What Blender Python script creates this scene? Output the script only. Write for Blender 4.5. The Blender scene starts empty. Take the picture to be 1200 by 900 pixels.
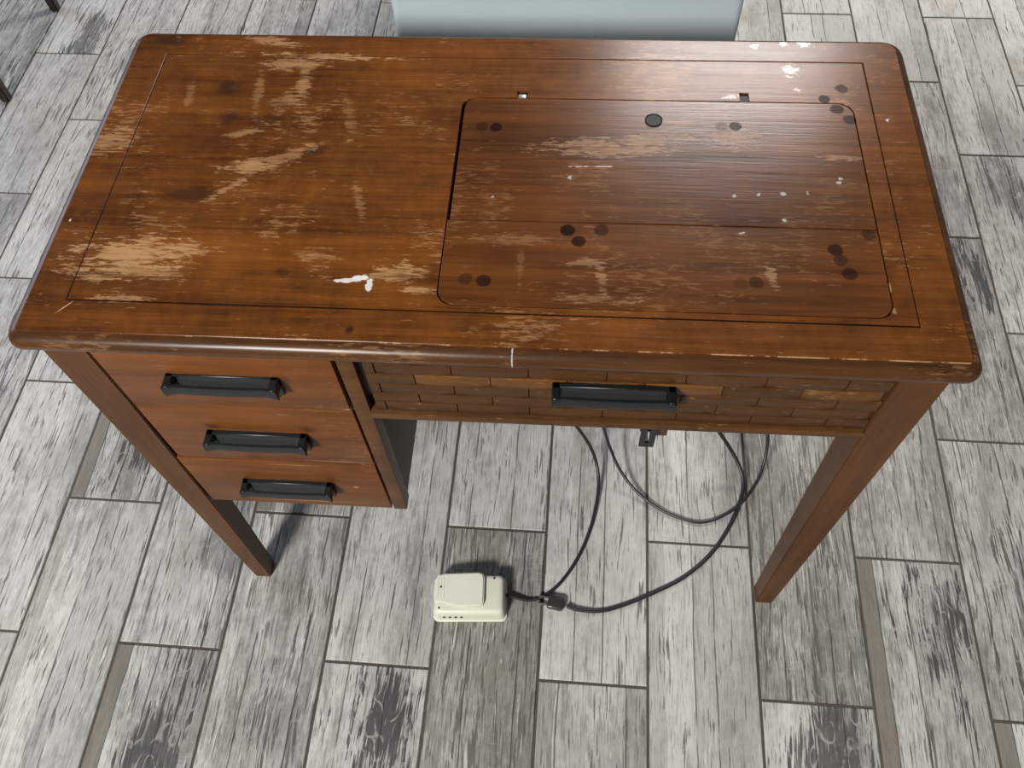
import bpy, bmesh, math, random
from mathutils import Vector, Matrix, Euler

random.seed(7)
S = bpy.context.scene
C = S.collection
PI = math.pi

# ------------------------------------------------------------------ camera
cam_d = bpy.data.cameras.new('camera')
cam_d.sensor_width = 36.0
FPX = 986.006
cam_d.lens = FPX / 1200.0 * 36.0
cam_d.clip_start = 0.02
cam = bpy.data.objects.new('camera', cam_d)
cam.location = (0.0815, -0.63373, 1.40855)
cam.rotation_euler = (0.534335, 0.034651, 0.064344)
C.objects.link(cam)
S.camera = cam

# ------------------------------------------------------------------ world, lights, exposure
wd = bpy.data.worlds.new('world')
S.world = wd
wd.use_nodes = True
bg = wd.node_tree.nodes['Background']
bg.inputs['Color'].default_value = (0.97, 0.98, 1.0, 1)
bg.inputs['Strength'].default_value = 0.12

def area(name, loc, target, sx, sy, power, col):
    d = bpy.data.lights.new(name, 'AREA')
    d.shape = 'RECTANGLE'
    d.size = sx
    d.size_y = sy
    d.energy = power
    d.color = col
    o = bpy.data.objects.new(name, d)
    C.objects.link(o)
    o.location = loc
    o.rotation_euler = (Vector(target) - Vector(loc)).to_track_quat('-Z', 'Y').to_euler()
    return o

# ceiling lamp behind the photographer, ceiling lamp beyond the desk, cool daylight from the far left
area('ceiling_lamp_front', (-1.2, -2.5, 2.5), (-0.5, -1.2, 0), 0.58, 0.58, 138, (1.0, 0.972, 0.922))
area('ceiling_lamp_back', (0.72, 2.45, 2.5), (0.72, 2.45, 0), 0.85, 0.50, 84, (1.0, 0.94, 0.90))
area('window_daylight', (-3.4, 1.8, 1.7), (-0.9, 0.6, 0.2), 2.0, 1.6, 34, (0.60, 0.76, 1.0))

S.view_settings.view_transform = 'Standard'
S.view_settings.look = 'None'
S.view_settings.gamma = 1.0
S.view_settings.use_curve_mapping = False
S.view_settings.exposure = 0.3

# ------------------------------------------------------------------ pixel <-> world helpers (layout measured on the floor / desk planes)
CM = Euler(cam.rotation_euler, 'XYZ').to_matrix()
CL = Vector(cam.location)
def ray(u, v):
    return CM @ Vector(((u - 600) / FPX, -(v - 450) / FPX, -1.0))
def at_z(u, v, z):
    d = ray(u, v)
    return CL + d * ((z - CL.z) / d.z)
def at_y(u, v, y):
    d = ray(u, v)
    return CL + d * ((y - CL.y) / d.y)

# ------------------------------------------------------------------ object helpers
def link(name, me, mat=None, parent=None):
    o = bpy.data.objects.new(name, me)
    C.objects.link(o)
    if mat is not None and me is not None:
        me.materials.clear()
        me.materials.append(mat)
    if parent is not None:
        o.parent = parent
    return o

def from_bm(name, bm, mat, parent=None, smooth=None):
    bmesh.ops.recalc_face_normals(bm, faces=bm.faces[:])
    me = bpy.data.meshes.new(name)
    bm.to_mesh(me)
    bm.free()
    if smooth is not None:
        for p in me.polygons:
            p.use_smooth = True
        me.set_sharp_from_angle(angle=math.radians(smooth))
    return link(name, me, mat, parent)

def thing(name, label, cat, loc=(0, 0, 0), group=None):
    o = link(name, None)
    o.location = loc
    o.empty_display_size = 0.05
    tag(o, label, cat, group)
    return o

def tag(o, label, cat=None, group=None):
    o['label'] = label
    if cat:
        o['category'] = cat
    if group:
        o['group'] = group
    return o

def bx(bm, x0, x1, y0, y1, z0, z1, bev=0.0, seg=1):
    r = bmesh.ops.create_cube(bm, size=1.0)
    vs = r['verts']
    for v in vs:
        v.co = Vector(((x0 + x1) / 2 + v.co.x * (x1 - x0), (y0 + y1) / 2 + v.co.y * (y1 - y0), (z0 + z1) / 2 + v.co.z * (z1 - z0)))
    if bev > 0:
        es = list({e for v in vs for e in v.link_edges})
        bmesh.ops.bevel(bm, geom=es, offset=bev, segments=seg, profile=0.5, affect='EDGES')

def box(name, x0, x1, y0, y1, z0, z1, mat, parent=None, bev=0.0012, seg=2):
    bm = bmesh.new()
    bx(bm, x0, x1, y0, y1, z0, z1, bev, seg)
    return from_bm(name, bm, mat, parent, 35)

def hexa(bm, bot, top):
    """box from 4 bottom and 4 top corners"""
    b = [bm.verts.new(p) for p in bot]
    t = [bm.verts.new(p) for p in top]
    bm.faces.new(b[::-1])
    bm.faces.new(t)
    for i in range(4):
        j = (i + 1) % 4
        bm.faces.new((b[i], b[j], t[j], t[i]))

def prism2d(name, loops, z0, z1, mat, parent=None, bev=0.0, bres=1):
    """flat outline (first loop outer, the rest holes) extruded from z0 to z1"""
    cu = bpy.data.curves.new(name, 'CURVE')
    cu.dimensions = '2D'
    cu.fill_mode = 'BOTH'
    for lp in loops:
        sp = cu.splines.new('POLY')
        sp.points.add(len(lp) - 1)
        for q, (x, y) in zip(sp.points, lp):
            q.co = (x, y, 0, 1)
        sp.use_cyclic_u = True
    cu.extrude = (z1 - z0) / 2 - bev
    cu.bevel_depth = bev
    cu.bevel_resolution = bres
    cu.offset = -bev
    tmp = bpy.data.objects.new('tmp', cu)
    C.objects.link(tmp)
    bpy.context.view_layer.update()
    me = bpy.data.meshes.new_from_object(tmp.evaluated_get(bpy.context.evaluated_depsgraph_get()))
    bpy.data.objects.remove(tmp)
    bpy.data.curves.remove(cu)
    me.name = name
    for v in me.vertices:
        v.co.z += (z0 + z1) / 2
    return link(name, me, mat, parent)

def rrect(x0, x1, y0, y1, r, n=6):
    """rounded rectangle, r = one radius or (bl, br, tr, tl)"""
    if not isinstance(r, (tuple, list)):
        r = (r,) * 4
    out = []
    for (cx, cy, a0, k) in ((x0, y0, PI, 0), (x1, y0, 1.5 * PI, 1), (x1, y1, 0, 2), (x0, y1, .5 * PI, 3)):
        rr = r[k]
        px = cx + rr if k in (0, 3) else cx - rr
        py = cy + rr if k in (0, 1) else cy - rr
        for i in range(n + 1):
            a = a0 + i / n * PI / 2
            out.append((px + rr * math.cos(a), py + rr * math.sin(a)))
    return out

def catmull(pts, per=10):
    P = [Vector(p) for p in pts]
    P = [P[0] * 2 - P[1]] + P + [P[-1] * 2 - P[-2]]
    out = []
    for i in range(1, len(P) - 2):
        a, b, c, d = P[i - 1], P[i], P[i + 1], P[i + 2]
        for k in range(per):
            t = k / per
            out.append(0.5 * ((2 * b) + (c - a) * t + (2 * a - 5 * b + 4 * c - d) * t * t + (3 * b - a - 3 * c + d) * t ** 3))
    out.append(P[-2])
    return out

def tube_bm(bm, pts, r, n=10, flat=1.0):
    """round (or flattened: flat>1 widens sideways) tube along points"""
    rings = []
    up = Vector((0, 0, 1))
    prev = None
    for i, p in enumerate(pts):
        t = (pts[min(i + 1, len(pts) - 1)] - pts[max(i - 1, 0)]).normalized()
        s = t.cross(up)
        if s.length < 0.15 and prev is not None:
            s = prev - t * prev.dot(t)
        s.normalize()
        if prev is not None and s.dot(prev) < 0:
            s = -s
        prev = s
        u = s.cross(t).normalized()
        rings.append([bm.verts.new(p + s * (r * flat * math.cos(a)) + u * (r * math.sin(a))) for a in [2 * PI * k / n for k in range(n)]])
    for a, b in zip(rings, rings[1:]):
        for k in range(n):
            bm.faces.new((a[k], a[(k + 1) % n], b[(k + 1) % n], b[k]))
    bm.faces.new(rings[0][::-1])
    bm.faces.new(rings[-1])

# ------------------------------------------------------------------ node helpers
class NT:
    def __init__(self, name):
        self.m = bpy.data.materials.new(name)
        self.m.use_nodes = True
        self.t = self.m.node_tree
        self.b = self.t.nodes['Principled BSDF']
        self.tc = self.t.nodes.new('ShaderNodeTexCoord')
    def n(self, kind, **kw):
        nd = self.t.nodes.new(kind)
        for k, v in kw.items():
            setattr(nd, k, v)
        return nd
    def put(self, sock, v):
        if hasattr(v, 'is_output'):
            self.t.links.new(v, sock)
        elif v is not None:
            if isinstance(v, (tuple, list)) and len(v) == 3 and sock.type == 'RGBA':
                v = (*v, 1)
            sock.default_value = v
    def math(self, op, a, b=None, c=None, clamp=False):
        nd = self.n('ShaderNodeMath', operation=op, use_clamp=clamp)
        self.put(nd.inputs[0], a)
        if b is not None: self.put(nd.inputs[1], b)
        if c is not None: self.put(nd.inputs[2], c)
        return nd.outputs[0]
    def vmath(self, op, a, b=None):
        nd = self.n('ShaderNodeVectorMath', operation=op)
        self.put(nd.inputs[0], a)
        if b is not None: self.put(nd.inputs[1], b)
        return nd.outputs['Value'] if op in ('LENGTH', 'DOT_PRODUCT') else nd.outputs[0]
    def mix(self, f, a, b, blend='MIX'):
        nd = self.n('ShaderNodeMix', data_type='RGBA', blend_type=blend)
        self.put(nd.inputs[0], f)
        self.put(nd.inputs[6], a)
        self.put(nd.inputs[7], b)
        return nd.outputs[2]
    def noise(self, vec, scale=1.0, detail=4.0, rough=0.55, dist=0.0, lac=2.0):
        nd = self.n('ShaderNodeTexNoise')
        self.put(nd.inputs['Vector'], vec)
        nd.inputs['Scale'].default_value = scale
        nd.inputs['Detail'].default_value = detail
        nd.inputs['Roughness'].default_value = rough
        nd.inputs['Lacunarity'].default_value = lac
        nd.inputs['Distortion'].default_value = dist
        return nd.outputs['Fac']
    def ss(self, x, lo, hi):
        """smoothstep lo..hi -> 0..1 (lo may exceed hi)"""
        nd = self.n('ShaderNodeMapRange', interpolation_type='SMOOTHSTEP')
        self.put(nd.inputs[0], x)
        a, b = (0.0, 1.0)
        if not hasattr(lo, 'is_output') and not hasattr(hi, 'is_output') and lo > hi:
            lo, hi, a, b = hi, lo, 1.0, 0.0
        self.put(nd.inputs[1], lo)
        self.put(nd.inputs[2], hi)
        nd.inputs[3].default_value = a
        nd.inputs[4].default_value = b
        return nd.outputs[0]
    def scale(self, vec, sx, sy, sz):
        return self.vmath('MULTIPLY', vec, (sx, sy, sz))
    def bump(self, h, strength=0.3, dist=0.001):
        nd = self.n('ShaderNodeBump')
        nd.inputs['Strength'].default_value = strength
        nd.inputs['Distance'].default_value = dist
        self.put(nd.inputs['Height'], h)
        self.t.links.new(nd.outputs[0], self.b.inputs['Normal'])
    def blob(self, vec, c, r, rot=0.0):
        """1 at the centre, 0 on the ellipse, negative outside"""
        mp = self.n('ShaderNodeMapping', vector_type='TEXTURE')
        self.put(mp.inputs['Vector'], vec)
        mp.inputs['Location'].default_value = c
        mp.inputs['Rotation'].default_value = (0, 0, rot)
        mp.inputs['Scale'].default_value = r
        return self.math('SUBTRACT', 1.0, self.vmath('LENGTH', mp.outputs[0]))
    def maxall(self, lst):
        r = lst[0]
        for x in lst[1:]:
            r = self.math('MAXIMUM', r, x)
        return r
    def out(self, col, rough, spec=None, metal=None, coat=None):
        self.put(self.b.inputs['Base Color'], col)
        self.put(self.b.inputs['Roughness'], rough)
        if spec is not None: self.put(self.b.inputs['Specular IOR Level'], spec)
        if metal is not None: self.put(self.b.inputs['Metallic'], metal)
        if coat is not None: self.put(self.b.inputs['Coat Weight'], coat)
        return self.m

def plain(name, col, rough=0.5, metal=0.0, nscale=60, namp=0.15, bump=0.0):
    g = NT(name)
    nz = g.noise(g.tc.outputs['Object'], nscale, 4)
    c = g.mix(nz, tuple(v * (1 - namp) for v in col), tuple(min(1, v * (1 + namp)) for v in col))
    if bump:
        g.bump(nz, bump, 0.0006)
    return g.out(c, rough, metal=metal)

# ------------------------------------------------------------------ wood
H = 0.765
def wood(name, dark, mid, lite, axis='x', rough=0.36, wear=(), white=(), dots=(), smudge_shade=(), scratch=(), edge=False, flecks=0.5, seed=0.0, spec=0.22, coat=0.0):
    g = NT(name)
    co = g.vmath('ADD', g.tc.outputs['Object'], (seed, seed * 1.7, seed * 0.6))
    raw = g.tc.outputs['Object']
    st = {'x': (1.6, 26, 26), 'y': (26, 1.6, 26), 'z': (26, 26, 1.6)}[axis]
    fi = {'x': (14, 420, 420), 'y': (420, 14, 420), 'z': (420, 420, 14)}[axis]
    md = {'x': (7, 110, 110), 'y': (110, 7, 110), 'z': (110, 110, 7)}[axis]
    big = g.noise(g.scale(co, *st), 1.0, 3, 0.55, 0.6)
    medi = g.noise(g.scale(co, *md), 1.0, 4, 0.6, 0.2)
    fine = g.noise(g.scale(co, *fi), 1.0, 2, 0.6)
    blot = g.noise(co, 7.0, 3, 0.6)
    f = g.math('ADD', g.math('MULTIPLY', big, 0.46), g.math('MULTIPLY', medi, 0.30))
    f = g.math('ADD', f, g.math('MULTIPLY', fine, 0.24))
    f = g.math('ADD', f, g.math('MULTIPLY', g.math('SUBTRACT', blot, 0.5), 0.42))
    if flecks > 0.4:
        mot = g.noise(g.scale(co, 45, 30, 30), 1.0, 4, 0.65)
        f = g.math('ADD', f, g.math('MULTIPLY', g.math('SUBTRACT', mot, 0.5), 0.30))
    rmp = g.n('ShaderNodeValToRGB')
    g.put(rmp.inputs[0], f)
    e = rmp.color_ramp.elements
    e[0].position = 0.33
    e[0].color = (*dark, 1)
    e[1].position = 0.68
    e[1].color = (*lite, 1)
    k = e.new(0.5)
    k.color = (*mid, 1)
    col = rmp.outputs[0]
    rgh = g.math('ADD', rough - 0.06, g.math('MULTIPLY', medi, 0.12))
    bare = (0.33, 0.175, 0.075)
    streak = g.noise(g.scale(co, 60, 330, 330), 1.0, 5, 0.7, 0.3)
    rag = g.noise(g.scale(co, 34, 75, 75), 1.0, 5, 0.75, 0.4)
    hb = medi
    if flecks > 0:
        # small worn flecks over the whole board
        patch = g.ss(g.noise(co, 9.0, 4, 0.6), 0.46, 0.70)
        fl = g.ss(g.math('ADD', streak, g.math('MULTIPLY', patch, 0.15)), 0.63, 0.71)
        col = g.mix(g.math('MULTIPLY', fl, flecks), col, bare)
    if smudge_shade:
        for (c, r, rot, amt) in smudge_shade:
            b = g.blob(raw, c, r, rot)
            s = g.ss(g.math('ADD', b, g.math('MULTIPLY', g.math('SUBTRACT', rag, 0.5), 1.6)), 0.0, 0.7)
            col = g.mix(g.math('MULTIPLY', s, amt), col, (0.030, 0.012, 0.006))
    if wear:
        ws = None
        nz = g.math('ADD', g.math('MULTIPLY', g.math('SUBTRACT', rag, 0.5), 2.6), g.math('MULTIPLY', g.math('SUBTRACT', streak, 0.5), 3.6))
        for (c, r, rot, amt) in wear:
            b = g.blob(raw, c, r, rot)
            s = g.math('MULTIPLY', g.ss(g.math('ADD', b, nz), 0.12, 0.62), amt)
            s = g.math('MULTIPLY', s, g.ss(b, -0.45, 0.1))
            ws = s if ws is None else g.math('MAXIMUM', ws, s)
        ws = g.math('MULTIPLY', ws, g.ss(g.math('ADD', medi, g.math('MULTIPLY', streak, 0.5)), 0.45, 0.85))
        wcol = g.mix(g.math('MULTIPLY', rag, 0.9), (0.44, 0.265, 0.130), (0.26, 0.125, 0.046))
        col = g.mix(ws, col, wcol)
        rgh = g.math('ADD', rgh, g.math('MULTIPLY', ws, 0.14))
        hb = g.math('SUBTRACT', hb, g.math('MULTIPLY', ws, 0.8))
    if scratch:
        sc = None
        for (c, r, rot, amt) in scratch:
            b = g.blob(raw, c, r, rot)
            s = g.math('MULTIPLY', g.ss(g.math('ADD', b, g.math('MULTIPLY', g.math('SUBTRACT', rag, 0.5), 1.2)), 0.1, 0.5), amt)
            sc = s if sc is None else g.math('MAXIMUM', sc, s)
        col = g.mix(sc, col, (0.42, 0.27, 0.15))
    dsum = None
    if dots:
        wob = g.math('MULTIPLY', g.math('SUBTRACT', g.noise(raw, 160, 2), 0.5), 0.35)
    for (c, r, amt) in dots:
        s = g.ss(g.math('ADD', g.blob(raw, c, (r, r, 1)), wob), 0.0, 0.22)
        col = g.mix(g.math('MULTIPLY', s, amt), col, (0.013, 0.006, 0.005))
        dsum = g.math('MULTIPLY', s, amt) if dsum is None else g.math('MAXIMUM', dsum, g.math('MULTIPLY', s, amt))
    if edge:
        sp = g.n('ShaderNodeSeparateXYZ')
        g.put(sp.inputs[0], raw)
        dy = g.math('ABSOLUTE', g.math('ADD', sp.outputs[1], 0.2162))
        dz = g.math('ABSOLUTE', g.math('SUBTRACT', sp.outputs[2], H - 0.0008))
        nn = g.noise(g.scale(raw, 55, 3, 3), 1.0, 4, 0.7)
        m1 = g.math('MULTIPLY', g.ss(dy, 0.0011, 0.0006), g.ss(dz, 0.0012, 0.0007))
        m1 = g.math('MULTIPLY', m1, g.ss(g.math('ADD', nn, g.math('MULTIPLY', sp.outputs[0], 0.35)), 0.52, 0.66))
        col = g.mix(m1, col, (0.42, 0.25, 0.12))
        # chipped lower arris of the bullnose
        nn2 = g.noise(g.scale(raw, 70, 40, 120), 1.0, 4, 0.7)
        low = g.math('MULTIPLY', g.ss(sp.outputs[2], H - 0.0195, H - 0.0215), g.ss(sp.outputs[1], -0.2157, -0.2185))
        col = g.mix(g.math('MULTIPLY', low, g.ss(nn2, 0.72, 0.76)), col, (0.40, 0.23, 0.11))
    if white:
        wn = g.noise(g.scale(co, 110, 130, 130), 1.0, 5, 0.75)
        ws = None
        for (c, r, rot, amt, *wk) in white:
            b = g.blob(raw, c, r, rot)
            s = g.math('MULTIPLY', g.ss(g.math('ADD', b, g.math('MULTIPLY', g.math('SUBTRACT', wn, 0.5), wk[0] if wk else 4.2)), 0.30, 0.45), amt)
            ws = s if ws is None else g.math('MAXIMUM', ws, s)
        col = g.mix(ws, col, (0.62, 0.61, 0.585))
    g.bump(g.math('ADD', hb, g.math('MULTIPLY', fine, 0.5)), 0.22, 0.0005)
    return g.out(col, rgh, spec=spec if dsum is None else g.math('MULTIPLY_ADD', dsum, -0.85 * spec, spec), coat=coat)

def t3(x, y, z=H):
    return (x, y, z)
def P(u, v):
    q = at_z(u, v, H)
    return (q.x, q.y, H)

WEAR = [
    (P(160, 300), (0.072, 0.030, .3), 0.05, 0.95), (P(205, 292), (0.050, 0.014, .3), 0.1, 0.9), (P(150, 318), (0.075, 0.014, .3), 0.0, 0.85),
    (P(293, 194), (0.040, 0.012, .3), 0.15, 0.8), (P(335, 183), (0.040, 0.010, .3), 0.45, 0.7), (P(268, 220), (0.038, 0.006, .3), 0.75, 0.6),
    (P(466, 320), (0.032, 0.016, .3), 0.0, 0.95), (P(490, 340), (0.02, 0.005, .3), 0, .8),
    (P(357, 95), (0.010, 0.050, .3), 0.1, 0.62), (P(345, 75), (0.050, 0.014, .3), 0, 0.7), (P(375, 66), (0.110, 0.0065, .3), -0.02, 0.9),
    (P(320, 48), (0.040, 0.010, .3), -0.2, 0.7), (P(303, 108), (0.007, 0.048, .3), 0.1, 0.35), (P(335, 118), (0.03, 0.02, .3), 0.5, 0.4),
    (P(222, 110), (0.006, 0.026, .3), 0.1, 0.35), (P(285, 155), (0.03, 0.008, .3), 0.4, 0.5), (P(410, 140), (0.008, 0.04, .3), 0.3, 0.35),
    (P(128, 165), (0.030, 0.026, .3), 0.5, 0.55), (P(145, 350), (0.04, 0.006, .3), 0, 0.6),
    (P(420, 235), (0.006, 0.03, .3), 0.3, 0.4), (P(365, 300), (0.03, 0.01, .3), 0, 0.45), (P(130, 322), (0.05, 0.010, .3), 0, 0.9)]
LWEAR = [
    (P(705, 325), (0.006, 0.024, .3), 0.15, 0.5), (P(685, 308), (0.024, 0.007, .3), 0.1, 0.4), (P(690, 350), (0.05, 0.006, .3), 0, 0.35),
    (P(705, 173), (0.085, 0.016, .3), 0.03, 0.55), (P(760, 165), (0.060, 0.012, .3), 0.1, 0.5), (P(860, 160), (0.030, 0.020, .3), 0, 0.4),
    (P(905, 325), (0.006, 0.016, .3), 0.2, 0.5), (P(985, 185), (0.028, 0.005, .3), 0.05, 0.45), (P(610, 310), (0.004, 0.03, .3), 0, 0.18),
    (P(600, 280), (0.05, 0.01, .3), 0, 0.25)]
WHITE = [
    (P(408, 328.5), (0.024, 0.0038, .3), 0.10, 0.85, 1.6), (P(423, 325.5), (0.014, 0.0050, .3), 0.05, 0.95, 1.2), (P(432.5, 334), (0.0048, 0.0135, .3), 0.05, 0.85, 1.6),
    (P(941, 51), (0.013, 0.008, .3), -0.5, 1.0), (P(916, 51), (0.008, 0.007, .3), 0, 1.0), (P(884, 54), (0.006, 0.006, .3), 0, 0.7),
    (P(926, 84), (0.010, 0.014, .3), -0.3, 0.95), (P(934, 105), (0.004, 0.004, .3), 0, 0.7), (P(855, 114), (0.010, 0.005, .3), 0, 0.6),
    (P(1040, 141), (0.003, 0.003, .3), 0, 0.8),
    (P(82, 258), (0.0018, 0.0030, .3), 0, 0.7, 1.5)]
LWHITE = [(P(x, y), (0.0032, 0.0028, .3), 0.3, 0.5) for x, y in ((861, 230), (889, 228), (917, 227), (946, 226), (984, 210), (919, 258), (578, 230), (983, 214), (667, 208))]
LWHITE += [(P(870, 273), (0.008, 0.002, .3), 0.4, 0.5), (P(690, 195), (0.030, 0.0010, .3), 0.03, 0.6)]
SMUDGE = [(P(266, 101), (0.016, 0.016, .3), 0, 0.75), (P(225, 228), (0.040, 0.018, .3), 0.1, 0.75), (P(268, 138), (0.012, 0.014, .3), 0, 0.6),
          (P(368, 177), (0.028, 0.009, .3), 0.4, 0.75), (P(195, 48), (0.030, 0.012, .3), 0, 0.7), (P(410, 386), (0.006, 0.007, .3), 0, 0.95), (P(330, 318), (0.010, 0.006, .3), 0, 0.6),
          (P(200, 170), (0.10, 0.008, .3), 0, 0.3), (P(110, 230), (0.09, 0.012, .3), 0, 0.35)]
SCR = [(P(75, 360), (0.014, 0.0009, .3), 0.85, 1.0), (P(1041, 337), (0.0035, 0.008, .3), 0, 0.8), (P(1044, 360), (0.003, 0.010, .3), 0.4, 0.5)]
DOTS = [(P(986, 104), .0078, .72), (P(966, 116), .0072, .85), (P(981, 128), .0080, .8), (P(996, 140), .0078, .72)]
LDOTS = [(P(581, 149), .0076, .88), (P(565, 148), .0078, .5), (P(862, 148), .0076, .85), (P(846, 148), .0078, .4), (P(665, 270), .0082, .92), (P(678, 283), .0080, .85),
         (P(705, 270), .0080, .62), (P(567, 329), .0080, .82), (P(545, 327), .0080, .5), (P(886, 331), .0080, .6), (P(868, 332), .0080, .25), (P(979, 293), .0082, .8), (P(996, 321), .0084, .72),
         (P(985, 305), .0078, .6), (P(1018, 275), .0078, .55), (P(981, 128), .0080, .8), (P(996, 140), .0078, .72), (P(966, 116), .0072, .85)]

TD, TM, TL = (0.052, 0.0160, 0.0042), (0.110, 0.0352, 0.0068), (0.172, 0.0580, 0.0108)
M_top = wood('worn_tabletop_wood', TD, TM, TL, 'x', 0.25, WEAR, WHITE, DOTS, SMUDGE, SCR, edge=True, flecks=0.48, seed=0.0, spec=0.13)
M_rim = wood('dark_edge_wood', (0.032, 0.0125, 0.0042), (0.066, 0.0255, 0.0078), (0.105, 0.042, 0.0130), 'x', 0.30, (), [((0.0325, -0.224, H - 0.008), (0.0008, 0.02, .03), 0, 0.6)], edge=True, flecks=0.30, seed=8.0, spec=0.3)
M_lid = wood('worn_lid_wood', (0.042, 0.0130, 0.0036), (0.090, 0.0282, 0.0056), (0.138, 0.0460, 0.0088), 'x', 0.24, LWEAR, LWHITE, LDOTS, (), (), flecks=0.25, seed=0.31, spec=0.17)
def F(u, v):
    q = at_y(u, v, -0.2097)
    return (q.x, -0.2097, q.z)
DSM_SHADE = [(F(160, 476), (0.05, .3, 0.010), 0, .55), (F(300, 476), (0.16, .3, 0.0045), 0, .5), (F(247, 500), (0.012, .3, 0.008), 0, .7), (F(362, 505), (0.014, .3, 0.010), 0, .65), (F(290, 561), (0.010, .3, 0.006), 0, .5), (F(388, 563), (0.016, .3, 0.010), 0, .55), (F(335, 444), (0.010, .3, 0.010), 0, .5)]  # wide bands paint the shade under the top drawer; small ones are smudges
DSC = [(F(395, 542), (0.055, .3, 0.0010), 0, .8), (F(340, 546), (0.05, .3, 0.0007), 0, .5), (F(370, 588), (0.10, .3, 0.0010), 0, .7), (F(411, 479), (0.010, .3, 0.0030), 0, 1.0), (F(330, 487), (0.01, .3, 0.0008), 0, .5), (F(417, 572), (0.006, .3, 0.004), 0, .6)]
M_drawer = wood('drawer_wood', (0.082, 0.026, 0.0060), (0.128, 0.042, 0.0088), (0.172, 0.060, 0.0125), 'x', 0.42, smudge_shade=DSM_SHADE, scratch=DSC, flecks=0.25, seed=1.3)
M_leg = wood('leg_wood', (0.044, 0.0155, 0.0045), (0.073, 0.0270, 0.0075), (0.100, 0.0390, 0.0110), 'z', 0.42, flecks=0.0, seed=2.1)
M_rail = wood('apron_wood', (0.048, 0.0200, 0.0066), (0.074, 0.031, 0.0100), (0.105, 0.046, 0.0150), 'x', 0.45, flecks=0.5, seed=3.4)
M_weave = wood('weave_wood', (0.040, 0.0165, 0.0056), (0.060, 0.025, 0.0080), (0.086, 0.036, 0.0110), 'x', 0.42, flecks=0.35, seed=4.9)
M_weave_worn = wood('rubbed_weave_wood', (0.070, 0.028, 0.0075), (0.120, 0.049, 0.0120), (0.165, 0.070, 0.0175), 'x', 0.42, flecks=0.35, seed=5.5)
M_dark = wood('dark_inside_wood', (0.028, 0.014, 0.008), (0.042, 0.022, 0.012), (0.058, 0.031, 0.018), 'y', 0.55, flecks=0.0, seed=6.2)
M_black = plain('black_painted_metal', (0.0045, 0.0070, 0.0085), 0.42, 0.0, 240, 0.5, 0.25)
M_plugcap = plain('matt_black_cap', (0.010, 0.012, 0.013), 0.62)
M_steel = plain('bright_steel', (0.62, 0.60, 0.57), 0.3, 0.9)
M_rubber = plain('black_cord_rubber', (0.018, 0.017, 0.017), 0.38)
M_plug = plain('translucent_black_plug', (0.035, 0.033, 0.031), 0.25)
M_cream = plain('cream_plastic', (0.60, 0.60, 0.50), 0.38, 0.0, 30, 0.05)
M_hole = plain('dark_hole', (0.008, 0.008, 0.008), 0.6)
M_groove = plain('dark_inlay', (0.012, 0.006, 0.003), 0.9)
M_groove.node_tree.nodes['Principled BSDF'].inputs['Specular IOR Level'].default_value = 0.05
M_cab = plain('pale_enamel', (0.40, 0.475, 0.515), 0.32, 0.0, 12, 0.03)
M_chair = plain('dark_chair_wood', (0.020, 0.012, 0.009), 0.35, 0.0, 40, 0.3)

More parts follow.
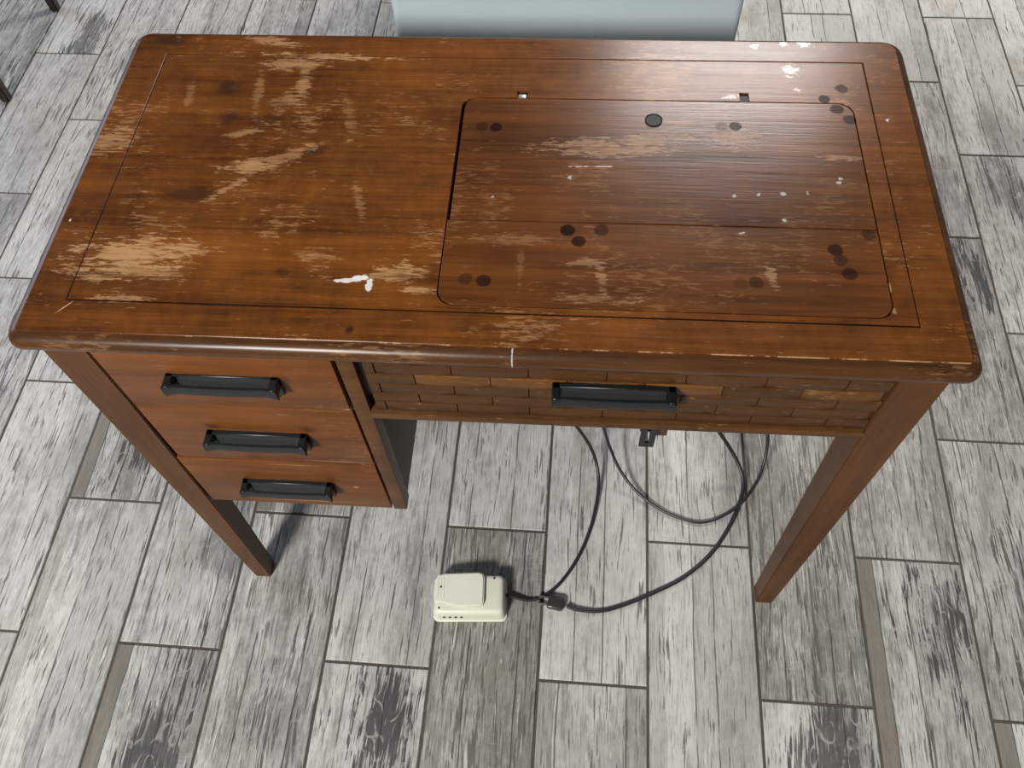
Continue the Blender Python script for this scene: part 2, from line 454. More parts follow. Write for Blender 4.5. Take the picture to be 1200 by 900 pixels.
# ------------------------------------------------------------------ floor: half-bond planks of wood-look tile on grout
def floor_mat():
    g = NT('weathered_plank_tile')
    oi = g.n('ShaderNodeObjectInfo')
    rnd = oi.outputs['Random']
    cs = g.n('ShaderNodeSeparateColor')
    g.put(cs.inputs[0], oi.outputs['Color'])
    patchy, strip, tone = cs.outputs[0], cs.outputs[1], cs.outputs[2]
    alpha = oi.outputs['Alpha']
    raw = g.tc.outputs['Object']
    off = g.n('ShaderNodeCombineXYZ')
    g.put(off.inputs[0], g.math('MULTIPLY', rnd, 37.0))
    g.put(off.inputs[1], g.math('MULTIPLY', rnd, 91.0))
    co = g.vmath('ADD', raw, off.outputs[0])
    sp = g.n('ShaderNodeSeparateXYZ')
    g.put(sp.inputs[0], raw)
    x, y = sp.outputs[0], sp.outputs[1]
    # gentle cathedral warp of the grain
    w1 = g.math('SUBTRACT', g.noise(g.scale(co, 9, 3.0, 1), 1.0, 2, 0.5), 0.5)
    wv = g.n('ShaderNodeCombineXYZ')
    g.put(wv.inputs[0], g.math('MULTIPLY', w1, 0.030))
    cw = g.vmath('ADD', co, wv.outputs[0])
    broad = g.noise(g.scale(cw, 14, 2.6, 1), 1.0, 4, 0.6)
    mid = g.noise(g.scale(cw, 75, 7, 1), 1.0, 5, 0.62, 0.5)
    fine = g.noise(g.scale(cw, 260, 14, 1), 1.0, 4, 0.7, 0.4)
    cloud = g.noise(g.scale(co, 9, 6, 1), 1.0, 5, 0.6)
    smallc = g.noise(g.scale(co, 60, 45, 1), 1.0, 4, 0.65)
    lite = (0.50, 0.493, 0.468)
    greyc = (0.135, 0.130, 0.115)
    f = g.math('ADD', g.math('MULTIPLY', broad, 0.50), g.math('MULTIPLY', mid, 0.38))
    f = g.math('ADD', f, g.math('MULTIPLY', smallc, 0.22))
    f = g.math('ADD', f, g.math('MULTIPLY', g.math('SUBTRACT', tone, 0.5), 0.30))
    f = g.math('ADD', f, g.math('MULTIPLY', g.math('SUBTRACT', fine, 0.5), 0.55))
    col = g.mix(g.ss(f, 0.36, 0.68), greyc, lite)
    # warm stains
    warm = g.ss(g.noise(g.scale(co, 10, 5, 1), 1.0, 3, 0.6), 0.52, 0.74)
    col = g.mix(g.math('MULTIPLY', warm, 0.45), col, (0.20, 0.175, 0.137))
    # boards printed on the tile: two lengthwise seams at random places, slightly different tones
    h1 = g.math('FRACT', g.math('MULTIPLY', rnd, 17.31))
    h2 = g.math('FRACT', g.math('MULTIPLY', rnd, 41.77))
    wob = g.math('MULTIPLY', g.math('SUBTRACT', g.noise(g.scale(co, 2, 9, 1), 1.0, 3, 0.6), 0.5), 0.006)
    lines = None
    for hh, lo, wd_ in ((h1, -0.062, 0.055), (h2, 0.0, 0.060)):
        x0 = g.math('MULTIPLY_ADD', hh, wd_, lo)
        dx = g.math('SUBTRACT', g.math('ADD', x, wob), x0)
        ln = g.math('MULTIPLY', g.ss(g.math('ABSOLUTE', dx), 0.0016, 0.0004), g.ss(g.noise(g.scale(co, 4, 10, 1), 1.0, 3), 0.36, 0.52))
        lines = ln if lines is None else g.math('MAXIMUM', lines, ln)
        sd = g.math('MULTIPLY', g.ss(dx, -0.0006, 0.0006), g.math('SUBTRACT', hh, 0.45))
        col = g.mix(g.math('MULTIPLY', g.math('ABSOLUTE', sd), 0.55), col, g.mix(g.ss(sd, -0.01, 0.01), (0.40, 0.40, 0.39), (0.135, 0.132, 0.124)))
    # fine dark grain dashes
    fine2 = g.noise(g.scale(cw, 430, 17, 1), 1.0, 2, 0.6, 0.3)
    lowt = g.math('MULTIPLY', g.math('SUBTRACT', 0.55, tone), 0.30)
    dash = g.ss(g.math('ADD', g.math('ADD', fine, lowt), g.math('MULTIPLY', g.math('SUBTRACT', mid, 0.5), 0.75)), 0.55, 0.65)
    dash2 = g.ss(g.math('ADD', g.math('ADD', fine2, lowt), g.math('MULTIPLY', g.math('SUBTRACT', broad, 0.5), 0.5)), 0.58, 0.68)
    col = g.mix(g.math('MULTIPLY', dash2, 0.55), col, (0.105, 0.092, 0.074))
    col = g.mix(g.math('MULTIPLY', g.ss(tone, 0.46, 0.28), 0.18), col, (0.20, 0.165, 0.125))
    col = g.mix(g.math('MULTIPLY', dash, 0.80), col, (0.060, 0.050, 0.039))
    pale = g.ss(g.math('SUBTRACT', fine, g.math('MULTIPLY', g.math('SUBTRACT', mid, 0.5), 0.4)), 0.40, 0.32)
    col = g.mix(g.math('MULTIPLY', pale, 0.5), col, (0.66, 0.65, 0.61))
    # cross saw marks in patches
    saw = g.noise(g.scale(co, 30, 380, 1), 1.0, 2, 0.5)
    sawm = g.math('MULTIPLY', g.ss(saw, 0.55, 0.68), g.ss(g.noise(g.scale(co, 16, 7, 1), 1.0, 2), 0.55, 0.70))
    col = g.mix(g.math('MULTIPLY', sawm, 0.35), col, (0.42, 0.405, 0.37))
    # charcoal patches where the old paint is gone (amount and place differ per tile)
    cy = g.math('MULTIPLY', g.math('SUBTRACT', alpha, 0.5), 0.44)
    ey = g.math('DIVIDE', g.math('SUBTRACT', y, cy), 0.13)
    ex = g.math('DIVIDE', g.math('SUBTRACT', x, g.math('MULTIPLY_ADD', h2, 0.05, 0.0)), 0.055)
    el = g.math('SUBTRACT', 1.0, g.math('SQRT', g.math('ADD', g.math('MULTIPLY', ex, ex), g.math('MULTIPLY', ey, ey))))
    pm = g.math('ADD', g.math('MULTIPLY', g.math('SUBTRACT', cloud, 0.5), 3.0), g.math('MULTIPLY', g.math('SUBTRACT', mid, 0.5), 3.2))
    pm = g.math('ADD', pm, g.math('MULTIPLY', g.math('SUBTRACT', fine, 0.5), 3.4))
    pt = g.ss(g.math('ADD', g.math('MULTIPLY', g.math('MAXIMUM', el, -0.8), 0.9), pm), 0.10, 0.40)
    pt = g.math('MULTIPLY', pt, patchy)
    gen = g.ss(g.math('ADD', pm, 0.0), 1.0, 1.7)
    pt = g.math('MAXIMUM', pt, g.math('MULTIPLY', gen, 0.7))
    col = g.mix(g.math('MULTIPLY', pt, 0.93), col, g.mix(smallc, (0.018, 0.0185, 0.018), (0.062, 0.062, 0.058)))
    curl = g.math('ABSOLUTE', g.math('SUBTRACT', g.math('FRACT', g.math('MULTIPLY', g.noise(g.scale(co, 13, 6, 1), 1.0, 2, 0.5), 9.0)), 0.5))
    cm = g.math('MULTIPLY', g.math('MULTIPLY', g.ss(curl, 0.09, 0.03), pt), g.ss(smallc, 0.38, 0.55))
    col = g.mix(g.math('MULTIPLY', cm, 0.45), col, (0.46, 0.45, 0.41))
    # taupe strip down the left side of some tiles
    sm = g.math('MULTIPLY', g.ss(g.math('ADD', x, wob), -0.0605, -0.0620), strip)
    tau = g.mix(mid, (0.115, 0.098, 0.080), (0.165, 0.145, 0.120))
    col = g.mix(g.math('MULTIPLY', sm, 0.85), col, tau)
    lines = g.math('MAXIMUM', lines, g.math('MULTIPLY', strip, g.ss(g.math('ABSOLUTE', g.math('ADD', g.math('ADD', x, wob), 0.0605)), 0.0014, 0.0004)))
    col = g.mix(g.math('MULTIPLY', lines, 0.80), col, (0.026, 0.023, 0.020))
    hgt = g.math('SUBTRACT', g.math('MULTIPLY', mid, 0.6), g.math('ADD', g.math('MULTIPLY', dash, 0.35), g.math('MULTIPLY', lines, 0.8)))
    g.bump(hgt, 0.35, 0.0008)
    return g.out(col, g.math('MULTIPLY_ADD', mid, 0.15, 0.44), spec=0.35)

M_tile = floor_mat()
M_grout = plain('brown_grout', (0.060, 0.050, 0.040), 0.85, 0.0, 200, 0.35, 0.3)

TH, TW, TOFF, TL_, GAP = -0.012782, 0.1760706, -0.6433888, 0.487, 0.0042
nx = Vector((math.cos(TH), math.sin(TH), 0))
dx_ = Vector((-math.sin(TH), math.cos(TH), 0))
bm = bmesh.new()
bx(bm, -2.45, 2.45, -1.35, 3.2, -0.06, -0.0022)
floor = from_bm('floor', bm, M_grout)
floor['kind'] = 'structure'
floor['label'] = 'floor of grey weathered wood-look plank tiles with brown grout'
bm = bmesh.new()
bx(bm, -(TW - GAP) / 2, (TW - GAP) / 2, -(TL_ - GAP) / 2, (TL_ - GAP) / 2, -0.010, 0.0)
for v in bm.verts:
    if v.co.z > -0.001:
        v.co.z = 0
es = [e for e in bm.edges if all(v.co.z > -0.001 for v in e.verts)]
bmesh.ops.bevel(bm, geom=es, offset=0.0012, segments=1, affect='EDGES')
bmesh.ops.recalc_face_normals(bm, faces=bm.faces[:])
tile_me = bpy.data.meshes.new('floor_tile')
bm.to_mesh(tile_me)
bm.free()
tile_me.materials.append(M_tile)
# (row, index): (charcoal patch, taupe strip, tone, patch place along tile)
SPEC = {(0, -1): (.9, 1, .5, .70), (0, 0): (.55, 0, .55, .35), (-1, -1): (.05, .35, .62, .5), (-1, 0): (.95, 1, .45, .25), (1, -1): (.45, 0, .5, .25), (2, -1): (1, 0, .6, .80),
        (2, 0): (.12, 0, .62, .2), (3, -1): (.25, 0, .37, .85), (3, 0): (.15, 0, .60, .9), (4, -1): (.3, .6, .55, .8), (4, 0): (.1, 0, .66, .3), (5, -1): (.05, .3, .66, .5), (5, 0): (.1, 0, .62, .5),
        (6, -1): (.9, 0, .6, .85), (6, 0): (.4, 0, .36, .2), (7, -1): (.9, 1, .52, .80), (7, 0): (.25, 0, .5, .2), (8, 0): (.5, 0, .48, .35), (8, 1): (.95, 0, .45, .85), (8, 2): (.25, 0, .55, .2),
        (9, 0): (.4, 0, .5, .9), (9, 1): (.65, 0, .55, .85), (9, 2): (.35, 0, .68, .15), (10, 2): (.9, 0, .7, .1), (10, 3): (.9, .0, .7, .2), (9, 3): (.25, 0, .7, .5), (8, 3): (.2, 0, .75, .1),
        (7, 2): (.1, 0, .75, .5), (7, 3): (.1, 0, .75, .5), (6, 3): (.1, 0, .7, .5), (-2, 0): (.2, 0, .6, .6), (-2, 1): (.25, 0, .6, .8), (-3, 1): (.3, 0, .62, .5), (-3, 2): (.3, 0, .55, .5)}
tr = random.Random(11)
first = True
for k in range(-9, 15):
    base = (-0.354 if k % 2 == 0 else -0.106) - 0.0028 * (k - 4)
    for m in range(-2, 6):
        dc = base + TL_ * (m + 0.5)
        p = nx * (TOFF + TW * (k + 0.5)) + dx_ * dc
        if p.y < -1.2 or p.y > 3.0 or abs(p.x) > 2.35:
            continue
        o = bpy.data.objects.new('floor_tile', tile_me)
        C.objects.link(o)
        o.parent = floor
        o.location = (p.x, p.y, 0.0 - tr.random() * 0.0004)
        o.rotation_euler = (0, 0, TH)
        o.color = SPEC.get((k, m), (tr.choice((0.05, 0.15, 0.3, 0.8)), 1.0 if tr.random() < 0.15 else 0.0, tr.uniform(0.42, 0.68), tr.random()))

# ------------------------------------------------------------------ sewing desk
desk = thing('sewing_desk', 'worn brown wooden sewing desk with three drawers and a folding lid in its top', 'desk')
W2, D2 = 0.44206, 0.21569
YF = -0.2097            # front plane of the legs
IX0, IX1, IY0, IY1 = -0.4033, 0.4022, -0.1793, 0.1812

# moulded top frame
path = rrect(-W2, W2, -D2, D2, (0.004, 0.004, 0.012, 0.010), 5)
npth = len(path)
def nrm(i):
    a = Vector(path[i - 1])
    b = Vector(path[(i + 1) % npth])
    t = (b - a).normalized()
    return Vector((t.y, -t.x))
NR = [nrm(i) for i in range(npth)]
for ci in range(4):            # exact corner-arc normals
    a0 = (PI, 1.5 * PI, 0, .5 * PI)[ci]
    for i in range(6):
        a = a0 + i / 5 * PI / 2
        NR[ci * 6 + i] = Vector((math.cos(a), math.sin(a)))
bm = bmesh.new()
rings = []
def ring(fn):
    rings.append([bm.verts.new(fn(i)) for i in range(npth)])
def inner(i, z):
    x, y = path[i]
    return (IX0 if x < 0 else IX1, IY0 if y < 0 else IY1, z)
def outer(i, o, z):
    q = Vector(path[i]) + NR[i] * o
    return (q.x, q.y, z)
RB = 0.0112
def close_rings(name, mat, label):
    global bm, rings
    for a, b in zip(rings, rings[1:] + rings[:1]):
        for i in range(npth):
            j = (i + 1) % npth
            bm.faces.new((a[i], a[j], b[j], b[i]))
    bmesh.ops.remove_doubles(bm, verts=bm.verts[:], dist=1e-6)
    bmesh.ops.dissolve_degenerate(bm, edges=bm.edges[:], dist=1e-6)
    tag(from_bm(name, bm, mat, desk, 30), label)
    bm, rings = bmesh.new(), []
# flat border boards
ring(lambda i: inner(i, 0.742))
ring(lambda i: inner(i, H - 0.0005))
ring(lambda i: tuple(Vector(inner(i, H)) + Vector((-0.0006 if path[i][0] < 0 else 0.0006, -0.0006 if path[i][1] < 0 else 0.0006, 0))))
ring(lambda i: outer(i, -0.0006, H))
ring(lambda i: outer(i, 0.0, H - 0.0006))
ring(lambda i: outer(i, 0.0, 0.742))
close_rings('top_border', M_top, 'worn wooden border around the inlaid field')
# rounded edge moulding
ring(lambda i: outer(i, 0.0001, 0.7404))
ring(lambda i: outer(i, 0.0001, H - 0.0020))
for s_ in range(0, 13):
    a_ = PI / 2 - s_ / 12 * PI
    ring(lambda i: outer(i, 0.0006 + RB * math.cos(a_), H - 0.0022 - RB + RB * math.sin(a_)))
close_rings('edge_moulding', M_rim, 'dark rounded edge moulding with chipped finish')
bm.free()

# inlaid field of the top, with the machine opening and two hinge notches
HX0, HX1, HY0, HY1, RC = -0.0440, 0.3818, -0.1712, 0.1150, 0.017
hole = rrect(HX0, HX1, HY0, HY1, RC, 8)
# notches in the rear edge (loop runs counter-clockwise: right to left along the rear edge)
n0 = [(0.2715, HY1), (0.2715, 0.1285), (0.2612, 0.1285), (0.2612, HY1), (0.0283, HY1), (0.0283, 0.1255), (0.0162, 0.1255), (0.0162, HY1)]
hole = hole[:27] + n0 + hole[27:]
g_ = 0.0015
prism2d('top_panel', [[(IX0 + g_, IY0 + g_), (IX1 - g_, IY0 + g_), (IX1 - g_, IY1 - g_), (IX0 + g_, IY1 - g_)], hole], 0.746, H, M_top, desk, 0.0)
prism2d('inlay_line', [[(IX0, IY0), (IX1, IY0), (IX1, IY1), (IX0, IY1)], [(IX0 + g_, IY0 + g_), (IX0 + g_, IY1 - g_), (IX1 - g_, IY1 - g_), (IX1 - g_, IY0 + g_)]], 0.746, H - 0.0007, M_groove, desk, 0.0)
# folding lid in two leaves
prism2d('lid_leaf', [rrect(-0.0405, 0.3806, -0.0640, 0.1138, (0.001, 0.001, RC, RC), 8)], 0.747, H - 0.0002, M_lid, desk, 0.0005)
prism2d('lid_leaf', [rrect(-0.0427, 0.3806, -0.1699, -0.0652, (RC, RC, 0.001, 0.001), 8)], 0.747, H + 0.0001, M_lid, desk, 0.0005)
box('well_shade_sheet', HX0 - 0.008, HX1 + 0.008, HY0 - 0.008, 0.135, 0.7412, 0.7455, M_hole, desk, 0.0)  # flat near-black sheet standing in for the shade below the lid gaps
# lid hinges seen in the notches
for x0, x1, mt in ((0.0182, 0.0262, M_steel), (0.2625, 0.2702, M_dark)):
    box('hinge_pin', x0, x1, 0.1150, 0.1215, 0.7455, 0.7643 if mt is M_steel else 0.752, mt, desk, 0.0008)
for x0, x1, y1 in ((0.0163, 0.0282, 0.1254), (0.2613, 0.2714, 0.1284)):
    box('notch_shade_fill', x0, x1, 0.1140, y1, 0.7440, 0.7630, M_hole, desk, 0.0)  # near-black filler, paints the shade inside the hinge notches
# finger-hole plug
c = P(766, 141)
bm = bmesh.new()
bmesh.ops.create_cone(bm, cap_ends=True, radius1=0.0094, radius2=0.0094, depth=0.0016, segments=32)
bmesh.ops.translate(bm, verts=bm.verts[:], vec=(c[0], c[1], H + 0.0003))
fs = [f for f in bm.faces if f.normal.z > 0.9 and len(f.verts) > 8]
r = bmesh.ops.inset_region(bm, faces=fs, thickness=0.0014, depth=0.0)
for f in fs:
    for v in f.verts:
        v.co.z -= 0.0009
tag(from_bm('hole_plug', bm, M_plugcap, desk), 'round black plug in the lid')

# legs
def leg(sx, sy):
    bm = bmesh.new()
    lv = [(0.0, 0.0275, 0.0275), (0.62, 0.0462, 0.0462), (0.7404, 0.0462, 0.0462)]
    rs = []
    for z, wx, wy in lv:
        xo, yo = 0.4402, 0.2097
        q = [(xo, yo), (xo - wx, yo), (xo - wx, yo - wy), (xo, yo - wy)]
        rs.append([bm.verts.new((sx * a, sy * b, z)) for a, b in q])
    for a, b in zip(rs, rs[1:]):
        for i in range(4):
            j = (i + 1) % 4
            bm.faces.new((a[i], a[j], b[j], b[i]))
    bm.faces.new(rs[0])
    bm.faces.new(rs[-1])
    bmesh.ops.recalc_face_normals(bm, faces=bm.faces[:])
    es = [e for e in bm.edges if abs(e.verts[0].co.z - e.verts[1].co.z) > 0.01 or max(v.co.z for v in e.verts) < 0.01]
    bmesh.ops.bevel(bm, geom=es, offset=0.0012, segments=2, affect='EDGES')
    return from_bm('leg', bm, M_leg, desk, 30)
for sx in (-1, 1):
    for sy in (-1, 1):
        leg(sx, sy)

# drawers
def handle(parent, xc, zt, wd):
    """black bridge pull: backing plate, two arms and a bowed front band with flared ends"""
    bm = bmesh.new()
    hw = wd / 2
    bx(bm, xc - hw + 0.007, xc + hw - 0.007, YF - 0.0040, YF + 0.002, zt - 0.037, zt, 0.0008)
    N = 20
    prof = []
    for i in range(N + 1):
        u = -1 + 2 * i / N
        x = xc + u * hw
        fl = max(0.0, abs(u) - 0.80) / 0.20
        yo = YF - 0.0175 - 0.0015 * (1 - u * u) - 0.0020 * fl
        top = zt + 0.0005 - 0.0012 * fl
        bot = zt - 0.0135 - 0.0035 * fl * fl
        prof.append([bm.verts.new(q) for q in ((x, yo, bot), (x, yo - 0.0008, (top + bot) / 2), (x, yo, top), (x, yo + 0.0032, top + 0.0003), (x, yo + 0.0032, bot))])
    for a, b in zip(prof, prof[1:]):
        for k in range(5):
            bm.faces.new((a[k], a[(k + 1) % 5], b[(k + 1) % 5], b[k]))
    bm.faces.new(prof[0])
    bm.faces.new(prof[-1][::-1])
    for s in (-1, 1):
        xa, xb = xc + s * hw, xc + s * (hw - 0.0085)
        bx(bm, min(xa, xb), max(xa, xb), YF - 0.0190, YF + 0.002, zt - 0.0135, zt + 0.0002, 0.0012)
        bx(bm, min(xa, xb) - 0.0, max(xa, xb), YF - 0.0060, YF + 0.002, zt - 0.030, zt + 0.0002, 0.0010)
    return tag(from_bm('handle', bm, M_black, parent, 40), 'black metal pull')

DX0, DX1 = -0.3915, -0.1470
for (z0, z1, x0, yo, zt, xc) in ((0.6215, 0.7395, -0.3900, -0.0018, 0.6865, -0.2705), (0.4790, 0.6165, -0.3935, 0.0012, 0.5560, -0.2740), (0.3400, 0.4755, -0.3980, 0.0012, 0.4190, -0.2745)):
    bm = bmesh.new()
    bx(bm, x0, DX1, YF + yo, YF + 0.020, z0, z1, 0.0014, 2)
    bx(bm, x0 + 0.012, DX1 - 0.006, YF + 0.018, 0.17, z0 + 0.010, z1 - 0.012)
    d = from_bm('drawer', bm, M_drawer, desk, 30)
    handle(d, xc + 0.003, zt, 0.1185)

# pedestal carcass
box('pedestal_post', -0.1437, -0.1262, YF + 0.0005, YF + 0.022, 0.3400, 0.7404, M_rail, desk, 0.0010)
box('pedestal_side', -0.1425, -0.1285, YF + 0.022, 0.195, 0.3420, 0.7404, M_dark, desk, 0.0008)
box('pedestal_side', -0.4330, -0.4190, -0.175, 0.175, 0.3420, 0.7404, M_leg, desk, 0.0008)
box('pedestal_back', -0.4190, -0.1425, 0.178, 0.192, 0.3420, 0.7404, M_dark, desk, 0.0008)
box('drawer_rail', -0.4150, -0.1437, YF + 0.004, YF + 0.022, 0.6130, 0.6235, M_dark, desk, 0.0004)

# basket-weave apron
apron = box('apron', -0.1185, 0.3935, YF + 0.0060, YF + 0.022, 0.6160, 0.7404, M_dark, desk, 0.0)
RH, BL = 0.0190, 0.0765
Z0 = 0.6195
XN = -0.1074
def strip_mesh(x0, x1, z0, z1, seed, worn):
    rr = random.Random(seed)
    bm = bmesh.new()
    N = 8
    tilt = rr.uniform(-0.0004, 0.0004)
    rows = []
    for i in range(N + 1):
        u = i / N
        x = x0 + (x1 - x0) * u
        full = (x1 - x0) / BL
        bul = math.sin(PI * min(1, max(0, u))) ** 0.7 if full > 0.8 else 0.8
        y = YF + 0.0026 - 0.0011 * bul + tilt * (u - 0.5)
        rows.append([bm.verts.new(q) for q in ((x, YF + 0.0075, z0), (x, y + 0.0003, z0), (x, y, z0 + 0.0005), (x, y, z1 - 0.0005), (x, y + 0.0003, z1), (x, YF + 0.0075, z1))])
    for a, b in zip(rows, rows[1:]):
        for k in range(6):
            bm.faces.new((a[k], a[(k + 1) % 6], b[(k + 1) % 6], b[k]))
    bm.faces.new(rows[0])
    bm.faces.new(rows[-1][::-1])
    return from_bm('weave_strip', bm, M_weave_worn if worn else M_weave, apron, 40)
for r_ in range(6):
    z0 = Z0 + r_ * RH
    sh = 0.0 if r_ % 2 == 0 else BL / 2
    x = XN + sh - BL
    q = 0
    while x < 0.3925:
        a, b = max(x + 0.0005, -0.1180), min(x + BL - 0.0005, 0.3925)
        if b - a > 0.004:
            strip_mesh(a, b, z0 + 0.0001, min(z0 + RH - 0.0001, 0.7395), r_ * 50 + q, r_ == 3 and b - a > 0.06 and q not in (3, 5))
        x += BL
        q += 1
handle(apron, 0.1300, 0.6925, 0.122)
box('apron_rail', -0.1262, 0.3940, YF - 0.0030, YF + 0.024, 0.6080, 0.6188, M_rail, desk, 0.0012)
box('apron', 0.4130, 0.4300, -0.175, 0.175, 0.6160, 0.7404, M_leg, desk, 0.0008)
box('back_rail', -0.1285, 0.4000, 0.178, 0.196, 0.6160, 0.7404, M_leg, desk, 0.0008)

# slotted bracket and block hanging behind the apron
BY = -0.1800
a, b = at_y(752, 505, BY), at_y(765, 524, BY)
bm = bmesh.new()
x0, x1, zb, zt = a.x, b.x + 0.0005, b.z, 0.640
bx(bm, x0, x0 + 0.0065, BY, BY + 0.003, zb, zt)
bx(bm, x1 - 0.0070, x1, BY, BY + 0.003, zb, zt)
bx(bm, x0 + 0.0065, x1 - 0.0070, BY, BY + 0.003, zb, zb + 0.010)
bx(bm, x0 + 0.0065, x1 - 0.0070, BY, BY + 0.003, zt - 0.02, zt)
bx(bm, x0, x1, BY + 0.010, BY + 0.013, zb + 0.020, zt)
bx(bm, x0, x1, BY, BY + 0.013, zt - 0.003, zt)
tag(from_bm('bracket', bm, M_black, desk), 'black slotted metal bracket')
a, b = at_y(767, 503, BY + 0.012), at_y(781, 511, BY + 0.012)
box('support_block', x1 + 0.001, b.x, BY + 0.012, BY + 0.045, b.z, 0.7404, M_rail, desk, 0.001)
box('support_block', x0 - 0.002, b.x, YF + 0.022, BY + 0.013, 0.640, 0.7404, M_rail, desk, 0.001)

# ------------------------------------------------------------------ foot pedal
A = at_z(508, 729, 0)
B = at_z(594, 729, 0)
pw = (B - A).length
ang = math.atan2(B.y - A.y, B.x - A.x)
pedal = thing('foot_pedal', 'cream plastic foot pedal with a dark cord lying on the floor', 'foot pedal', ((A.x + B.x) / 2, (A.y + B.y) / 2, 0))
pedal.rotation_euler = (0, 0, ang)
PD, PH = 0.074, 0.036
hw = pw / 2
bm = bmesh.new()
lv = [(0.0, 0.0), (0.0040, 0.0), (0.0048, 0.0022), (0.029, 0.0040), (0.0335, 0.0058), (0.0353, 0.0085), (PH, 0.0125)]
rs = []
for z, ins in lv:
    lp = rrect(-hw + ins, hw - ins, ins, PD - ins, max(0.0095 - ins * 0.3, 0.004), 6)
    rs.append([bm.verts.new((x, y, z)) for x, y in lp])
for a, b in zip(rs, rs[1:]):
    n = len(a)
    for i in range(n):
        j = (i + 1) % n
        bm.faces.new((a[i], a[j], b[j], b[i]))
bm.faces.new(rs[0][::-1])
bm.faces.new(rs[-1])
from_bm('housing', bm, M_cream, pedal, 40)
# rocking tread: flat outline, low at the left, raised at the right
ox, oy = -hw, 0.0
sc = 0.0
outl = [(-hw + 0.004, 0.0245), (-hw + 0.045, 0.0145), (0.018, 0.0145), (0.0235, 0.017), (0.0250, 0.022), (0.0250, 0.062), (0.0225, 0.069), (0.016, 0.0715), (-hw + 0.020, 0.0715), (-hw + 0.008, 0.0690), (-hw + 0.003, 0.060), (-hw + 0.0025, 0.034)]
bm = bmesh.new()
bot = [bm.verts.new((x, y, 0.031)) for x, y in outl]
top = [bm.verts.new((x, y, 0.0365 + 0.0080 * min(1.0, max(0.0, (x + hw) / 0.085)))) for x, y in outl]
n = len(outl)
for i in range(n):
    j = (i + 1) % n
    bm.faces.new((bot[i], bot[j], top[j], top[i]))
bm.faces.new(bot[::-1])
tf = bm.faces.new(top)
bmesh.ops.recalc_face_normals(bm, faces=bm.faces[:])
bmesh.ops.bevel(bm, geom=list(tf.edges), offset=0.0022, segments=3, affect='EDGES')
tread = from_bm('tread', bm, M_cream, pedal, 40)
for i in range(3):
    xx = -hw + 0.0085 + i * 0.0048
    zz = 0.0365 + 0.0080 * (xx + hw) / 0.085
    box('grip_ridge', xx, xx + 0.0016, 0.030, 0.064, zz - 0.001, zz + 0.0006, M_cream, tread, 0.0003, 1)
def disc(name, x, y, z, r, mat, parent):
    bm = bmesh.new()
    bmesh.ops.create_cone(bm, cap_ends=True, radius1=r, radius2=r * 0.85, depth=0.0012, segments=16)
    bmesh.ops.translate(bm, verts=bm.verts[:], vec=(x, y, z))
    return from_bm(name, bm, mat, parent)
disc('screw', hw - 0.0205, 0.0635, PH + 0.0003, 0.0018, M_hole, pedal)
disc('screw', -hw + 0.0125, 0.0140, PH + 0.0001, 0.0018, M_hole, pedal)
disc('screw', -hw + 0.0140, 0.0480, 0.0390, 0.0016, M_hole, pedal)
for i in range(4):
    xx = -hw + 0.018 + i * 0.0095
    box('vent_slot', xx, xx + 0.0040, 0.0018, 0.006, 0.0190, 0.0215, M_hole, pedal, 0.0)

def cord(name, pix, parent, r=0.0030, flat=1.0, extra=(), pre=()):
    pts = list(pre) + [at_z(u, v, max(z, r)) for u, v, z in pix] + [Vector(q) for q in extra]
    cp = catmull(pts, 10)
    if parent is not None and parent is not desk:
        inv = (Matrix.Translation(parent.location) @ parent.rotation_euler.to_matrix().to_4x4()).inverted()
        cp = [inv @ q for q in cp]
    bm = bmesh.new()
    tube_bm(bm, cp, r, 10, flat)
    return from_bm(name, bm, M_rubber, parent, 60)
cord('cord', [(593, 697, .012), (604, 700, .008), (622, 703, .003), (640, 697, .003), (660, 679, .003), (680, 648, .003), (694, 612, .004), (701, 575, .010), (700, 548, .026), (692, 524, .055), (676, 500, .10), (662, 484, .16)], pedal,
     0.0031, extra=((0.085, -0.02, 0.36), (0.10, 0.0, 0.56), (0.11, 0.02, 0.7412)))

# ------------------------------------------------------------------ power cord with a two-pin plug
pc = thing('power_cord', 'black power cord ending in a two-pin plug beside the foot pedal', 'cord', tuple(at_z(656, 708, 0)))
cord('cord', [(664, 710, .007), (676, 714, .005), (700, 716, .003), (724, 711, .003), (760, 697, .003), (800, 677, .003), (832, 650, .003), (854, 618, .004), (867, 588, .010), (871, 565, .020), (865, 543, .036), (852, 520, .06), (838, 500, .095), (826, 486, .14)], pc,
     0.0027, 1.35, extra=((0.285, 0.0, 0.36), (0.27, 0.02, 0.58), (0.26, 0.03, 0.7412)))
# plug body and prongs, along the cord's end direction
p0, p1 = at_z(642, 705, 0.007), at_z(669, 711, 0.007)
ax = (p1 - p0).normalized()
sd = Vector((-ax.y, ax.x, 0))
def lp(o):   # world -> local of the power cord
    return o - pc.location
bm = bmesh.new()
rs = []
for t, w_, h_ in ((0.0, 0.0095, 0.0060), (0.003, 0.0110, 0.0066), (0.010, 0.0105, 0.0064), (0.020, 0.0112, 0.0066), (0.026, 0.0100, 0.0060), (0.0285, 0.0050, 0.0040)):
    c0 = p0 + ax * t
    lp_ = rrect(-w_, w_, -h_, h_, min(w_, h_) * 0.5, 3)
    rs.append([bm.verts.new(lp(c0 + sd * a + Vector((0, 0, b)))) for a, b in lp_])
for a, b in zip(rs, rs[1:]):
    n = len(a)
    for i in range(n):
        j = (i + 1) % n
        bm.faces.new((a[i], a[j], b[j], b[i]))
bm.faces.new(rs[0][::-1])
bm.faces.new(rs[-1])
plug = from_bm('plug', bm, M_plug, pc, 40)
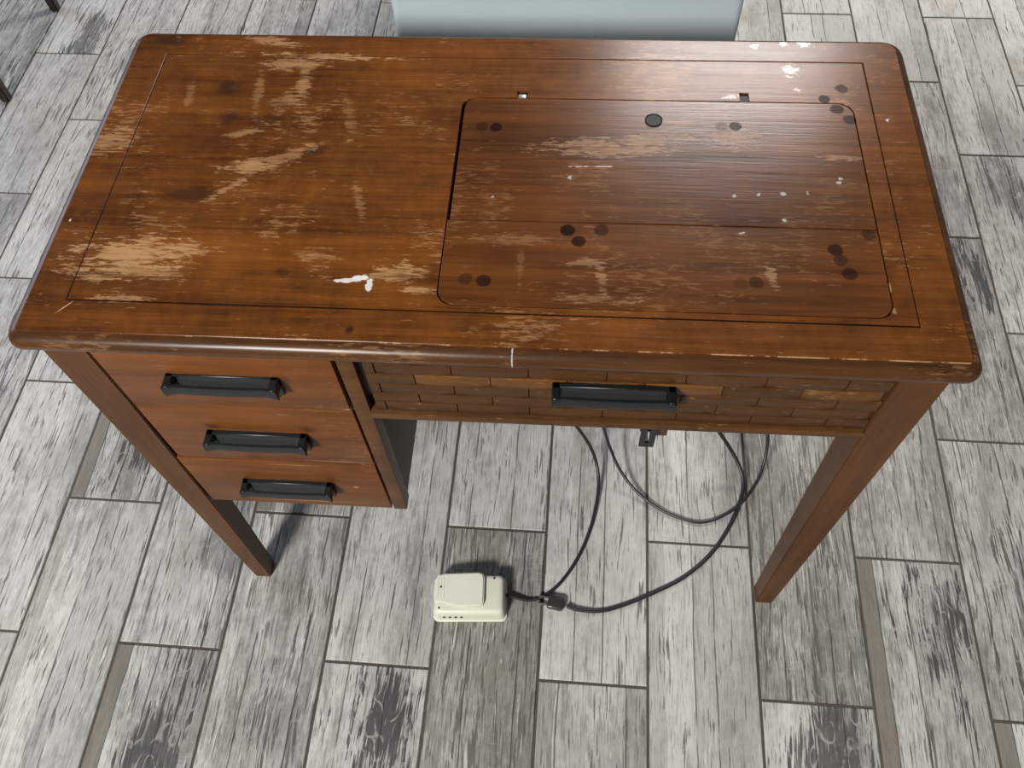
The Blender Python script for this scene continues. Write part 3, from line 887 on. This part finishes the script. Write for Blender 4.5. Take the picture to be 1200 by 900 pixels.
for s in (-1, 1):
    bm = bmesh.new()
    b0 = p0 + sd * (s * 0.0063)
    e0 = b0 - ax * 0.017
    hx = sd * 0.0008
    hz = Vector((0, 0, 0.0031))
    hexa(bm, [lp(b0 - hx - hz + ax * .002), lp(b0 + hx - hz + ax * .002), lp(e0 + hx - hz), lp(e0 - hx - hz)], [lp(b0 - hx + hz + ax * .002), lp(b0 + hx + hz + ax * .002), lp(e0 + hx + hz), lp(e0 - hx + hz)])
    tag(from_bm('prong', bm, M_steel, plug), 'bright metal prong')

# loose cable loop hanging below the apron
lo = cord('cable', [(700, 484, .15), (707, 500, .105), (715, 525, .058), (728, 553, .026), (748, 578, .009), (774, 597, .004), (800, 608, .003), (822, 612, .003), (846, 605, .004), (868, 590, .014), (886, 566, .022), (896, 540, .04), (900, 512, .075), (898, 492, .12)], None,
          0.0029, pre=(Vector((0.16, 0.04, 0.7412)), Vector((0.155, 0.03, 0.55)), Vector((0.14, 0.01, 0.34))), extra=((0.385, 0.02, 0.36), (0.36, 0.04, 0.58), (0.35, 0.045, 0.7412)))
tag(lo, 'black cable hanging in one loose loop from under the desk', 'cable')

# ------------------------------------------------------------------ pale cabinet behind the desk
CY = 0.40
a, b = at_y(459.5, 20, CY), at_y(869.5, 20, CY)
cab = thing('cabinet', 'smooth pale white cabinet standing behind the desk', 'cabinet', ((a.x + b.x) / 2, CY, 0))
hw_ = (b.x - a.x) / 2
bm = bmesh.new()
bx(bm, -hw_, hw_, 0.0, 1.30, 0.05, 0.88, 0.012, 4)  # unseen rear drawn out so its shadow darkens the floor at left
from_bm('body', bm, M_cab, cab, 40)
box('toe_kick', -hw_ + 0.02, hw_ - 0.02, 0.03, 1.28, 0.0, 0.055, M_hole, cab, 0.002)

# ------------------------------------------------------------------ dark chair at the far left (only two legs reach into the frame)
f1, f2 = at_z(66, 11, 0), at_z(9, 117, 0)
ch = thing('chair', 'dark wooden chair at the far left edge of the floor', 'chair', (f2.x, f2.y, 0))
dy = f1.y - f2.y
for (x, y, h) in ((0, 0, 0.44), (0, dy, 0.44), (-0.38, 0.0, 0.92), (-0.38, dy, 0.92)):
    bm = bmesh.new()
    w0, w1 = 0.011, 0.017
    hexa(bm, [(x - w0, y - w0, 0), (x + w0, y - w0, 0), (x + w0, y + w0, 0), (x - w0, y + w0, 0)], [(x - w1, y - w1, h), (x + w1, y - w1, h), (x + w1, y + w1, h), (x - w1, y + w1, h)])
    bmesh.ops.recalc_face_normals(bm, faces=bm.faces[:])
    bmesh.ops.bevel(bm, geom=bm.edges[:], offset=0.003, segments=2, affect='EDGES')
    from_bm('leg', bm, M_chair, ch, 40)
bm = bmesh.new()
bx(bm, -0.41, 0.03, -0.03, dy + 0.03, 0.435, 0.47, 0.010, 3)
from_bm('seat', bm, M_chair, ch, 40)
for x0, x1, y0, y1 in ((-0.012, 0.012, 0.012, dy - 0.012), (-0.37, -0.01, -0.010, 0.010), (-0.37, -0.01, dy - 0.010, dy + 0.010)):
    box('stretcher', x0, x1, y0, y1, 0.385, 0.436, M_chair, ch, 0.002)
for z0, z1 in ((0.84, 0.91), (0.68, 0.73)):
    box('back_rail', -0.39, -0.368, 0.01, dy - 0.01, z0, z1, M_chair, ch, 0.004)
